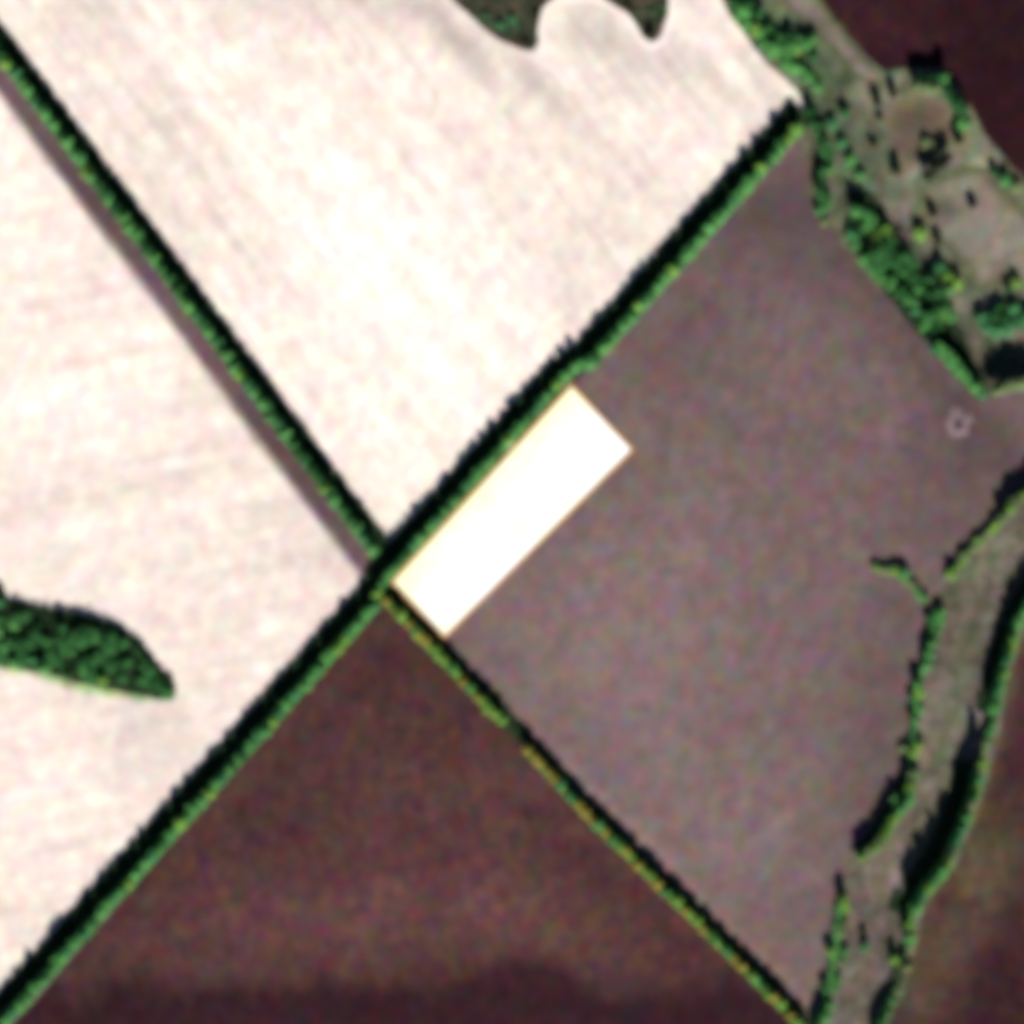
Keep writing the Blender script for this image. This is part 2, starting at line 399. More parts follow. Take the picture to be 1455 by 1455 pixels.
def strip(pts, lo, hi):
    """outline of a strip beside a line: offsets in pixels, + is to the left of travel seen on the map"""
    L, Rr = [], []
    for i, p in enumerate(pts):
        a = Vector(pts[max(0, i - 1)]); b = Vector(pts[min(len(pts) - 1, i + 1)])
        d = (b - a).normalized(); n = Vector((d.y, -d.x))
        L.append(tuple(Vector(p) + n * hi)); Rr.append(tuple(Vector(p) + n * lo))
    return L + Rr[::-1]

f = sheet("dirt_track", strip([(-75, -25), (200, 342), (545, 802)], -42, -2), 0.06, M_track, cell=3, jit=0.7, cover=lambda px, py: max(0.0, min(0.97, (seg_dist(px, py, -75, -25, 545, 802) - 31) / 9)),
          tone=lambda px, py: 1.0 + 0.15 * math.sin(py / 60.0))
tag(f, kind="structure")
A_LINE = [(-75, 1542), (536, 853), (552, 821), (807, 533), (836, 516), (1148, 165)]
f = sheet("belt_floor_and_shade", strip(A_LINE, -8, 31), 0.36, M_litter_shade, cell=8, jit=0.9)  # all belt floors: litter widened to blacken the belt's cast shadow
tag(f, kind="structure")
f = sheet("belt_floor_and_shade", strip([(-65, -12), (545, 802)], -8, 25), 0.40, M_litter_shade, cell=8, jit=0.8)
tag(f, kind="structure")
f = sheet("belt_floor_and_shade", strip(BELT_C, -5, 13), 0.44, M_litter_shade, cell=8, jit=0.6)
tag(f, kind="structure")
WOOD = [(-60, 800), (0, 828), (12, 852), (60, 862), (110, 870), (160, 884), (196, 905), (218, 936), (246, 965), (250, 985), (234, 994), (180, 985), (120, 972), (60, 957), (0, 944), (-60, 935)]
f = sheet("grass_fringe", [(-60, 925), (0, 934), (60, 948), (120, 962), (180, 976), (236, 985), (252, 975), (256, 990), (238, 1003), (180, 996), (120, 984), (60, 970), (0, 955), (-60, 946)], 0.10, M_fringe, cell=2, rnd=1, jit=1.6, edge=3.5)
tag(f, kind="structure")
f = sheet("wood_floor", WOOD, 0.14, M_litter_shade, cell=6, rnd=1, jit=0.8)
tag(f, kind="structure")
LOBE1 = [(625, -40), (642, 0), (668, 22), (700, 50), (735, 67), (758, 74), (768, 62), (764, 36), (772, 12), (800, -20), (800, -60), (640, -60)]
LOBE2 = [(800, -60), (845, -12), (872, 6), (893, 20), (908, 40), (918, 57), (930, 61), (941, 50), (949, 22), (949, -5), (960, -60)]
RIM = [(764, 84), (772, 60), (768, 36), (778, 12), (796, 2), (830, -3), (866, 6), (890, 22), (906, 46), (914, 60), (928, 66), (944, 56), (954, 24), (956, -40)]
M_rim = soil("pale_headland_track", (0.86, 0.76, 0.68), (0.92, 0.85, 0.76), (0.84, 0.72, 0.65), (0.76, 0.66, 0.59), fine=0.08, big=0.05, grain=0.05, mott=0.2)
f = sheet("pale_headland_track", strip([(812, 128), (786, 96)] + RIM, -6, 6), 0.06, M_rim, cell=3, jit=0.5, edge=4.0)
tag(f, kind="structure")
f = sheet("grass_headland", LOBE1, 0.10, M_lobe, cell=5, rnd=1, jit=0.7, cover=blobs(0.0, [(722, 34, 22, 12, 0, .8), (690, 30, 14, 10, 30, .5), (760, 60, 8, 14, 0, .3)]),
          tone=blobs(1.0, [(745, 55, 30, 14, 20, -.3), (760, 15, 14, 30, 0, -.2), (735, 12, 10, 14, 0, .3)]))
tag(f, kind="structure")
f = sheet("grass_headland", LOBE2, 0.10, M_lobe, cell=5, rnd=1, jit=0.7, cover=blobs(0.0, [(944, 14, 10, 20, 0, .5)]),
          tone=blobs(1.0, [(925, 45, 12, 14, 0, -.35), (925, 18, 14, 16, 0, .25)]))
tag(f, kind="structure")

# ------------------------------------------------------------------ white plot overlay with orange outline, a drawn mark built as a sheet
def sheet_mat():
    t = NT("white_overlay", rough=0.6, spec=0.2)
    c = t.mix(t.ramp(t.noise(0.035, 3.0, 0.6), 0.42, 0.62), (0.93, 0.93, 0.93), (0.95, 0.93, 0.72))
    c = t.mix(t.ramp(t.noise(0.09, 2.0, 0.6, (9, 9, 0)), 0.58, 0.75, 0, 0.6), c, (0.90, 0.93, 0.66))
    c = t.mix(t.mul(t.attr("cover"), t.ramp(t.noise(0.06, 3.0, 0.6, (4, 1, 0)), 0.3, 0.6, 0.35, 1.0)), c, (0.93, 0.91, 0.56))
    t.out(c)
    t.bump(t.noise(0.8, 2.0, 0.5), 0.05, 0.4)
    return t.m
def edge_mat():
    t = NT("orange_outline", rough=0.8)
    t.out(t.mix(t.ramp(t.noise(0.5, 2.0, 0.6), 0.35, 0.65), (0.42, 0.20, 0.055), (0.48, 0.25, 0.08)))
    return t.m
PLOT = [(812, 544), (902, 639), (632, 909), (554, 827)]
root = bpy.data.objects.new("white_plot_overlay", None)
cx, cy = W(725, 730)
root.location = (cx, cy, H(cx, cy) + 0.5)
col.objects.link(root)
tag(root, "bright white rectangular plot overlay with thin orange outline beside the tree belt crossing", "ground cover")
def plot_parts():
    corners = [Vector(W(*p)) for p in PLOT]
    ctr = sum(corners, Vector((0, 0))) / 4
    ring = smooth_poly(corners, 3.0, 0.16, 5.0)
    # round off the four tips a little
    inner = []
    for p in ring:
        best = None
        v = p.copy()
        for i in range(4):
            a, b = corners[i], corners[(i + 1) % 4]
            n = Vector(((b - a).y, -(b - a).x)).normalized()
            if n.dot(ctr - a) < 0: n = -n
            d = n.dot(v - a)
            if d < 2.1: v += n * (2.1 - d)
        inner.append(v)
    n = len(ring)
    # edging: orange outline of the overlay, built as a low flat kerb
    vs_, fs = [], []
    for k in range(n):
        for p, dz in ((ring[k], 0.42), (ring[k], 0.62), (inner[k], 0.62), (inner[k], 0.42)):
            vs_.append((p.x - cx, p.y - cy, H(p.x, p.y) + dz - root.location.z))
    for k in range(n):
        j = (k + 1) % n
        for q in range(3):
            fs.append((k * 4 + q, k * 4 + q + 1, j * 4 + q + 1, j * 4 + q))
    me = bpy.data.meshes.new("edging"); me.from_pydata(vs_, [], fs); me.update()
    bm = bmesh.new(); bm.from_mesh(me); bmesh.ops.recalc_face_normals(bm, faces=bm.faces[:]); bm.to_mesh(me); bm.free()
    me.materials.append(edge_mat())
    o = bpy.data.objects.new("edging", me); col.objects.link(o); o.parent = root
    s = sheet("overlay_fill", [(p.x, p.y) for p in inner], 0.55, sheet_mat(), jit=0, raw=True, cell=4, cover=lambda px, py: math.exp(-(seg_dist(px, py, 812, 544, 554, 827) / 38) ** 2) + 0.8 * math.exp(-(seg_dist(px, py, 554, 827, 632, 909) / 12) ** 2))
    s.data.transform(__import__("mathutils").Matrix.Translation((-cx, -cy, -root.location.z)))
    s.parent = root
plot_parts()

# ------------------------------------------------------------------ plants: shared meshes
def leaf_mat(name, ca, cb, cc, var=0.35):
    t = NT(name, rough=0.8, spec=0.1)
    oi = t.n("ShaderNodeObjectInfo")
    c = t.mix(t.ramp(oi.outputs["Random"], 0.0, 1.0), ca, cb)
    c = t.mix(t.ramp(t.noise(0.35, 2.0, 0.6), 0.45, 0.7), c, cc)
    k = t.ramp(t.noise(0.9, 2.0, 0.6, (3, 3, 3)), 0.3, 0.7, 1 - var, 1 + var)
    t.out(t.scale(c, k))
    tr = t.n("ShaderNodeBsdfTranslucent"); t.l(t.scale(c, k), tr.inputs[0])
    mx = t.n("ShaderNodeMixShader"); mx.inputs[0].default_value = 0.15
    o = t.t.nodes["Material Output"]
    t.l(t.b.outputs[0], mx.inputs[1]); t.l(tr.outputs[0], mx.inputs[2]); t.l(mx.outputs[0], o.inputs[0])
    return t.m
L_green = leaf_mat("leaf_green", (0.095, 0.330, 0.100), (0.110, 0.360, 0.085), (0.150, 0.340, 0.115))
L_deep = leaf_mat("leaf_deep_green", (0.034, 0.150, 0.045), (0.046, 0.185, 0.045), (0.060, 0.150, 0.055))
L_lime = leaf_mat("leaf_lime", (0.170, 0.420, 0.070), (0.230, 0.450, 0.085), (0.29, 0.37, 0.08))
L_gold = leaf_mat("leaf_gold", (0.42, 0.35, 0.065), (0.46, 0.35, 0.085), (0.30, 0.36, 0.06))
L_teal = leaf_mat("leaf_blue_green", (0.070, 0.265, 0.115), (0.080, 0.300, 0.120), (0.10, 0.28, 0.08))
L_dark = leaf_mat("leaf_dark", (0.020, 0.030, 0.016), (0.030, 0.040, 0.020), (0.035, 0.028, 0.020))
L_under = leaf_mat("leaf_shade_and_scrub", (0.018, 0.050, 0.020), (0.026, 0.064, 0.024), (0.034, 0.050, 0.022))  # very dark leaf that blackens shadow zones; also the headland scrub
L_olive = leaf_mat("leaf_olive", (0.180, 0.290, 0.120), (0.22, 0.31, 0.13), (0.28, 0.29, 0.14))
def bark():
    t = NT("bark", rough=0.9)
    t.out(t.mix(t.ramp(t.noise(2.0, 4.0, 0.6, stretch=(1, 1, 0.2)), 0.35, 0.65), (0.05, 0.035, 0.025), (0.11, 0.085, 0.065)))
    t.bump(t.noise(6.0, 3.0, 0.6, stretch=(1, 1, 0.15)), 0.05)
    return t.m
M_bark = bark()

def leaves_mesh(name, seed, lobes, count, size, zratio):
    """leaf clumps on the skins of several lobes; z is squeezed because the crown is scaled up in height"""
    r = random.Random(seed)
    vsx, fsx = [], []
    tot = sum(l[3] * l[3] for l in lobes)
    for (x, y, z, rad, rz) in lobes:
        for _ in range(int(count * rad * rad / tot)):
            d = Vector((r.gauss(0, 1), r.gauss(0, 1), r.gauss(0.15, 1))).normalized()
            q = 0.62 + 0.42 * r.random() ** 0.6
            c = Vector((x + d.x * rad * q, y + d.y * rad * q, z + d.z * rz * q))
            nrm = (d + Vector((r.gauss(0, .45), r.gauss(0, .45), r.gauss(0.1, .45)))).normalized()
            a = nrm.orthogonal().normalized(); b = nrm.cross(a)
            w = r.random() * 6.283
            u = a * math.cos(w) + b * math.sin(w); v = nrm.cross(u)
            s = size * (0.65 + 0.7 * r.random())
            i = len(vsx)
            for m_, n_ in ((-.5, -.15), (.1, -.5), (.55, .1), (-.1, .5)):
                p = u * (m_ * s * 1.2) + v * (n_ * s)
                vsx.append((c.x + p.x, c.y + p.y, c.z + p.z * zratio))
            fsx.append((i, i + 1, i + 2, i + 3))
    me = bpy.data.meshes.new(name); me.from_pydata(vsx, [], fsx); me.update()
    me.materials.append(L_green)
    return me

def trunk_mesh(name, seed, limbs, top=0.75, r0=0.055, thin=0.45):
    r = random.Random(seed)
    bm = bmesh.new()
    def tube(path, rad):
        rings = []
        for k, (p, q) in enumerate(zip(path, rad)):
            rings.append([bm.verts.new((p[0] + q * math.cos(6.283 * j / 6), p[1] + q * math.sin(6.283 * j / 6), p[2])) for j in range(6)])
        for a, b in zip(rings, rings[1:]):
            for j in range(6): bm.faces.new((a[j], a[(j + 1) % 6], b[(j + 1) % 6], b[j]))
        bm.faces.new(rings[-1])
    bx, by = r.gauss(0, .04), r.gauss(0, .04)
    tube([(0, 0, -0.06), (0, 0, 0.05), (bx * .5, by * .5, top * .45), (bx, by, top)], [r0 * 1.5, r0 * 1.1, r0 * .75, r0 * .2])
    for k in range(limbs):
        a = 6.283 * (k + r.random() * .6) / limbs
        z = top * (.35 + .4 * r.random()); e = .45 + .25 * r.random()
        tube([(bx * z / top, by * z / top, z), (math.cos(a) * e * .5, math.sin(a) * e * .5, z + .10), (math.cos(a) * e, math.sin(a) * e, z + .17)],
             [r0 * thin, r0 * thin * .7, r0 * .12])
    me = bpy.data.meshes.new(name); bm.to_mesh(me); bm.free()
    me.materials.append(M_bark)
    return me

CROWNS, TRUNKS, FOLIAGE, STEMS = [], [], [], []
for s in range(6):
    r = random.Random(100 + s)
    lob = [(0, 0, .60, .58, .30)]
    for k in range(8):
        a = 6.283 * (k + r.random() * .7) / 8; e = .40 + .22 * r.random()
        lob.append((math.cos(a) * e, math.sin(a) * e, .36 + .34 * r.random(), .30 + .16 * r.random(), .13 + .07 * r.random()))
    for k in range(3):
        a = r.random() * 6.283
        lob.append((math.cos(a) * .25, math.sin(a) * .25, .78 + .1 * r.random(), .28 + .1 * r.random(), .12))
    CROWNS.append(leaves_mesh("crown", s, lob, 900, 0.20, 0.5))
    TRUNKS.append(trunk_mesh("trunk", s, 6))
for s in range(5):
    r = random.Random(300 + s)
    lob = [(0, 0, .45, .55, .42)]
    for k in range(6):
        a = 6.283 * (k + r.random() * .8) / 6; e = .45 + .2 * r.random()
        lob.append((math.cos(a) * e, math.sin(a) * e, .32 + .25 * r.random(), .32 + .18 * r.random(), .26 + .1 * r.random()))
    FOLIAGE.append(leaves_mesh("foliage", 50 + s, lob, 520, 0.25, 0.9))
    STEMS.append(trunk_mesh("stem", 60 + s, 5, top=0.6, r0=0.04, thin=0.7))

def plant(kind, px, py, rad, height, mat, label, group=None, cat=None):
    x, y = W(px, py)
    tree = kind == "tree"
    e = bpy.data.objects.new("tree" if tree else "bush", None)
    e.location = (x, y, H(x, y) + 0.30)
    e.rotation_euler = (0, 0, R.random() * 6.283)
    e.empty_display_size = 0.5
    col.objects.link(e)
    tag(e, label, cat or ("tree" if tree else "bush"), group)
    A, B, na, nb = (CROWNS, TRUNKS, "crown", "trunk") if tree else (FOLIAGE, STEMS, "foliage", "stem")
    i = R.randrange(len(A))
    c = bpy.data.objects.new(na, A[i]); t = bpy.data.objects.new(nb, B[i])
    for o in (c, t):
        col.objects.link(o); o.parent = e
        o.scale = (rad, rad * (0.85 + 0.3 * R.random()), height)
    c.material_slots[0].link = 'OBJECT'
    c.material_slots[0].material = mat
    return e

def along(pts, step):
    """points every so many pixels along a line, with the normal (to the left of travel, map y down)"""
    out = []; carry = 0.0
    for a, b in zip(pts, pts[1:]):
        a, b = Vector(a), Vector(b); L = (b - a).length; d = (b - a) / L; n = Vector((d.y, -d.x))
        t = carry
        while t < L:
            out.append((a + d * (t + (R.uniform(-.3, .3) * step if step > 9 else 0)), n)); t += step * (R.uniform(.8, 1.2) if step > 9 else 1)
        carry = t - L
    return out

HUE = {L_green: "mid green", L_deep: "deep green", L_lime: "lime green", L_teal: "blue-green", L_olive: "pale olive", L_gold: "golden", L_dark: "dark"}
# belt A ------------------------------------------------------------
for p, n in along([(-24, 1486), (1136, 178)], 15.0):
    x = p.x
    off, rad, hgt = R.uniform(-3.5, 1.5), R.uniform(4.2, 5.8), R.uniform(10.6, 12.4)
    if 545 < x < 830:                                       # beside the white plot the belt is narrower
        off, rad, hgt = R.uniform(12.0, 14.5), R.uniform(4.2, 4.8), R.uniform(10.5, 12.0)
    if 532 < x < 545: off = 8
    q = p + n * off
    if x < 540:
        w = "near the bottom left corner" if x < 180 else "midway to the crossing" if x < 360 else "just below the crossing"
        lab, grp = "{} tree in the diagonal belt by the dark field " + w, "{} belt trees beside the dark field " + w
    elif x < 845:
        w = "nearer the crossing" if x < 690 else "nearer its far end"
        lab, grp = "tall narrow {} tree in the belt along the white plot " + w, "{} belt trees along the white plot " + w
    elif x > 1124:
        lab, grp = "bright yellow-green tree ending the diagonal belt at the scrub corner", None
    else:
        w = "nearer the white plot" if x < 990 else "nearer the scrub"
        lab, grp = "{} tree in the diagonal belt by the grey-brown field " + w, "{} belt trees beside the grey-brown field " + w
    m = L_lime if x > 1124 else R.choices([L_green, L_teal, L_lime, L_deep], [60, 18, 9, 13])[0]
    plant("tree", q.x, q.y, rad, hgt, m, lab.format(HUE[m]), grp and grp.format(HUE[m]))
# belt B ------------------------------------------------------------
for p, n in along([(-12, 59), (532, 784)], 15.5):
    q = p + n * R.uniform(-2.5, 2.5)
    m = R.choices([L_green, L_deep, L_lime, L_teal], [40, 42, 8, 10])[0]
    plant("tree", q.x, q.y, R.uniform(4.4, 5.4), R.uniform(13.0, 15.5), m, HUE[m] + " tree in the upper left belt beside the track " + (w := "near the top left corner" if q.x < 180 else "midway along" if q.x < 360 else "close to the crossing"), HUE[m] + " trees of the upper left belt " + w)
# belt C ------------------------------------------------------------
for p, n in along([(550, 853), (631, 938), (714, 1025)], 13) + along([(752, 1067), (830, 1152), (1006, 1324), (1145, 1462)], 13):
    q = p + n * R.uniform(-1.2, 1.2)
    if 820 < q.x < 842: m, lab, g_ = L_gold, "golden yellow tree in the thin lower belt just past the teal one", "golden trees of the thin lower belt"
    elif 796 < q.x < 812: m, lab, g_ = L_teal, "blue-green tree in the thin lower belt beside a golden stretch", "blue-green trees of the thin lower belt"
    else:
        m = R.choices([L_lime, L_gold, L_green], [60, 24, 16])[0]
        if 752 < q.x < 797: m = L_gold
        kind = {L_lime: "lime", L_gold: "golden yellow", L_green: "mid green"}[m]
        part = "between crossing and gap" if q.x < 730 else "below the gap"
        lab, g_ = f"small {kind} tree in the thin lower belt {part}", f"{kind} trees of the thin lower belt {part}"
    plant("tree", q.x, q.y, R.uniform(3.6, 4.8), R.uniform(8.6, 11.0), m, lab, g_)

# the wood at the left edge -----------------------------------------
def inside(px, py, poly):
    c = False
    for (x1, y1), (x2, y2) in zip(poly, poly[1:] + poly[:1]):
        if (y1 > py) != (y2 > py) and px < (x2 - x1) * (py - y1) / (y2 - y1) + x1: c = not c
    return c
placed = []
tries = 0
while len(placed) < 34 and tries < 6000:
    tries += 1
    x, y = R.uniform(-25, 246), R.uniform(835, 990)
    if not inside(x, y, WOOD) or not inside(x, y + 7, WOOD) or not inside(x, y - 16, WOOD): continue
    if any(math.hypot(x - a, y - b) < 18.5 for a, b in placed): continue
    placed.append((x, y))
    edge = not inside(x, y + 20, WOOD)
    m = R.choices([L_green, L_deep, L_teal, L_lime], [60, 20, 10, 10] if edge else [16, 68, 16, 0])[0]
    plant("tree", x, y, R.uniform(3.8, 6.4), R.uniform(3.6, 9.5), m, HUE[m] + " tree in the tapering wood at the left edge", HUE[m] + " trees of the wood at the left edge")

# the spur of bushes in the grey-brown field --------------------------
for x, y, rr, h, m in ((1244, 806, 2.8, 3.4, L_lime), (1257, 811, 2.8, 4.0, L_olive), (1270, 812, 3.0, 5.0, L_lime), (1284, 815, 3.4, 6.0, L_green),
                       (1284, 826, 3.0, 3.6, L_olive), (1295, 832, 3.0, 4.0, L_olive), (1303, 842, 3.2, 4.6, L_green), (1313, 850, 3.0, 3.8, L_green)):
    plant("bush", x, y, rr * 1.25, h, m, HUE[m] + " bush in the short hedge spur reaching into the grey-brown field", HUE[m] + " bushes of the hedge spur")

# stream banks -------------------------------------------------------
def bank(name, pts, hmul, label, group):
    for k, (x, y, rr, h, m) in enumerate(pts):
        k = "bush" if h < hmul else "tree"
        lb = label.replace("bush", k).replace("green", HUE[m]); gr = group if k == "bush" else group.replace("bushes", "trees")
        w = "along its upper stretch" if y < 1010 else "at its middle bend" if y < 1240 else "along its lower stretch"
        plant(k, x, y, rr * 1.4, h * 1.4, m, lb + " " + w, HUE[m] + " " + gr + " " + w)
G, D, LM, O, T = L_green, L_deep, L_lime, L_olive, L_teal
wb = []
for p, n in along([(1480, 684), (1443, 716), (1429, 735), (1401, 765), (1368, 801), (1348, 822)], 11):
    wb.append((p.x - 2 + R.uniform(-2, 2), p.y - 3, R.uniform(2.4, 3.4), 7.5 if p.x > 1425 else R.uniform(2.6, 4.6), R.choice([O, O, LM, LM])))
wb += [(1334, 872, 3.4, 4.5, G), (1322, 880, 3.0, 3.6, D), (1336, 884, 2.6, 3.0, G), (1330, 900, 2.6, 4.0, G), (1324, 914, 3.0, 5.5, G), (1318, 930, 3.4, 6.0, G), (1316, 944, 3.0, 6.2, G),
       (1303, 972, 3.0, 6.2, G), (1305, 984, 3.4, 5.0, LM), (1296, 990, 2.6, 3.0, D), (1304, 1010, 3.2, 4.0, G), (1298, 1018, 3.0, 4.0, D), (1303, 1058, 3.0, 4.5, LM), (1297, 1068, 3.4, 4.8, LM), (1284, 1066, 3.0, 2.6, O),
       (1302, 1100, 2.8, 3.2, G)]
for p, n in along([(1298, 1102), (1292, 1140), (1268, 1171), (1250, 1203), (1222, 1222)], 10):
    wb.append((p.x - 3, p.y - 3 + R.uniform(-2, 2), R.uniform(2.6, 3.6), R.uniform(7.2, 8.6), R.choice([G, LM, O, LM])))  # taller bank trees, built and named as bushes here
wb += [(1271, 1134, 2.8, 6.0, G), (1198, 1280, 3.4, 7.4, LM), (1202, 1292, 2.6, 4.0, LM), (1200, 1312, 2.4, 4.2, O), (1196, 1324, 2.4, 3.6, O), (1180, 1350, 2.8, 4.8, LM), (1198, 1352, 3.0, 3.4, G), (1196, 1366, 2.4, 2.6, O),
       (1190, 1392, 2.4, 3.2, G), (1186, 1404, 2.6, 3.0, G), (1172, 1400, 2.8, 3.6, D), (1178, 1428, 3.0, 5.0, G), (1170, 1444, 3.4, 7.2, G), (1162, 1462, 3.4, 7.2, G)]
bank("w", wb, 8.8, "green bush on the west bank of the stream meadow", "bushes of the west bank")
eb = []
for p, n in along([(1490, 818), (1447, 889), (1435, 931), (1418, 987), (1416, 1014)], 11):
    eb.append((p.x - 4, p.y - 3, R.uniform(3.0, 4.0), R.uniform(8.8, 11.0), R.choice([G, G, T, LM])))
for p, n in along([(1414, 1026), (1405, 1052)], 10): eb.append((p.x - 3, p.y, 2.6, R.uniform(3.6, 5), R.choice([O, G])))
for p, n in along([(1398, 1086), (1387, 1131), (1380, 1150), (1369, 1180), (1360, 1196), (1351, 1224), (1332, 1249), (1309, 1278), (1297, 1307), (1298, 1335)], 10.5):
    big = p.y < 1300
    eb.append((p.x - 5, p.y - 3 + R.uniform(-2, 2), R.uniform(3.2, 4.2), R.uniform(11.0, 14.5) if big else R.uniform(6.6, 8.0), R.choices([G, LM, O, T], [34, 34, 22, 10])[0]))
eb += [(1270, 1362, 2.8, 5.5, LM), (1287, 1372, 3.2, 6.2, O), (1280, 1392, 2.8, 6.0, O), (1277, 1406, 2.8, 4.8, O), (1268, 1420, 2.8, 5.4, G), (1260, 1436, 3.2, 7.2, G), (1252, 1452, 3.2, 8.0, G), (1246, 1468, 3.2, 8.0, G),
       (1228, 1345, 3.0, 3.0, T), (1226, 1322, 2.2, 1.8, L_dark)]  # the dark bush stands in for the blue-green bush's cast shadow
bank("e", eb, 8.2, "green bush on the east bank of the stream meadow", "bushes of the east bank")

# scrub in the upper right ---------------------------------------------
thick = [(1215, 300, 3.8, 7.6, G), (1228, 308, 3.6, 7.0, G), (1236, 318, 3.6, 6.4, G), (1257, 328, 4.2, 6.2, LM), (1246, 332, 3.2, 5.0, LM), (1209, 334, 3.4, 4.0, T), (1216, 348, 3.0, 3.6, G), (1228, 370, 3.6, 4.2, G),
         (1240, 384, 3.4, 4.4, G), (1252, 394, 3.4, 5.0, G), (1264, 402, 3.8, 6.4, G), (1278, 416, 3.4, 5.0, D), (1292, 426, 3.8, 6.0, G), (1300, 440, 3.4, 5.0, T), (1284, 386, 4.0, 7.4, D), (1270, 374, 3.6, 6.8, D),
         (1262, 352, 3.4, 6.0, D), (1296, 396, 3.4, 6.4, D), (1304, 410, 3.4, 6.0, G), (1320, 420, 3.4, 6.0, D), (1334, 380, 3.4, 4.8, T), (1346, 392, 3.0, 4.0, LM), (1360, 403, 3.6, 4.6, LM), (1350, 412, 3.0, 3.6, G),
         (1322, 398, 3.2, 5.4, D), (1339, 444, 4.0, 5.6, LM), (1350, 450, 3.4, 5.0, G), (1312, 462, 3.6, 4.2, G), (1322, 470, 3.2, 4.0, G), (1318, 452, 3.2, 5.0, D)]
for x, y, rr, h, m in thick:
    nm = "tree" if h >= 7 else "bush"
    plant(nm, x, y, rr * 1.4, h * 1.5, m, f"{HUE[m]} {nm} in the dense thicket edging the grey-brown field", f"{HUE[m]} thicket {'bushes' if nm == 'bush' else 'trees'} edging the grey-brown field")
for x, y, rr, h in ((1326, 496, 3.6, 9.5), (1337, 503, 3.4, 9.0), (1348, 514, 3.6, 10.0), (1360, 524, 3.8, 10.5), (1372, 536, 3.6, 10.5), (1383, 550, 3.6, 11.0), (1394, 560, 3.4, 8.0)):
    plant("tree", x, y, rr * 1.25, h * 1.25, R.choice([T, G]), "tall green tree in the row ending at the grey-brown field's right corner", "row of tall trees at the right corner")
for x, y, rr, h in ((1412, 556, 3.6, 11.5), (1424, 552, 3.6, 12.0), (1436, 548, 3.8, 12.0), (1449, 546, 3.8, 12.0), (1462, 544, 3.8, 12.0)):
    plant("tree", x, y, rr * 1.25, h * 1.25, O, "tall olive green tree at the right edge above the grey-brown field", "tall olive trees at the right edge")
for x, y, rr, h, m in ((1393, 452, 4.0, 6.0, T), (1402, 464, 4.6, 6.0, T), (1416, 470, 5.0, 6.4, T), (1431, 466, 5.0, 6.4, T), (1446, 460, 4.8, 6.4, T), (1458, 452, 4.6, 6.0, T), (1424, 452, 4.0, 7.0, D), (1440, 440, 4.0, 6.0, T),
                       (1410, 448, 3.6, 6.4, D), (1443, 402, 3.4, 5.0, LM), (1432, 410, 2.8, 5.0, D), (1420, 436, 3.0, 5.6, D)):
    plant("bush", x, y, rr * 1.2, h * 1.2, m, HUE[m] + " bush in the rounded clump below the worn clearing", HUE[m] + " bushes of the rounded clump")
for x, y, rr, h, m in ((1047, 22, 3.4, 5.0, G), (1060, 34, 3.8, 6.0, G), (1072, 44, 3.6, 5.0, LM), (1086, 62, 3.6, 4.0, G), (1098, 76, 3.4, 4.0, G), (1112, 74, 3.6, 4.4, G), (1130, 70, 3.4, 4.6, LM), (1144, 62, 3.4, 5.6, G), (1154, 56, 3.0, 4.4, G),
                       (1108, 56, 3.0, 4.4, G), (1092, 40, 3.0, 4.0, D), (1118, 92, 3.2, 3.4, G), (1134, 100, 3.4, 3.6, G), (1148, 112, 3.4, 3.4, G), (1162, 124, 3.2, 3.2, G), (1154, 80, 3.0, 4.4, D), (1078, 18, 3.0, 6.0, D),
                       (1062, 8, 3.4, 6.4, D), (1122, 54, 3.4, 5.6, D), (1042, 6, 3.4, 6.0, D)):
    plant("bush", x, y, rr * 1.4, h * 1.4, m, HUE[m] + " bush scattered in the scrub wedge above the belt's end", HUE[m] + " bushes of the upper scrub wedge")
for x, y, rr, h, m in ((1156, 178, 3.4, 6.4, D), (1164, 196, 3.2, 6.4, G), (1172, 216, 3.4, 6.0, D), (1178, 240, 3.2, 6.2, G), (1166, 262, 3.4, 6.4, D), (1170, 276, 3.6, 6.2, G), (1176, 288, 3.2, 4.4, LM), (1164, 300, 3.0, 4.0, G), (1170, 316, 2.6, 2.6, O),
                       (1150, 160, 3.0, 6.0, D)):
    plant("bush", x, y, rr * 1.3, h * 1.4, m, HUE[m] + " bush in the line running down from the belt's end", HUE[m] + " bushes below the belt's end")
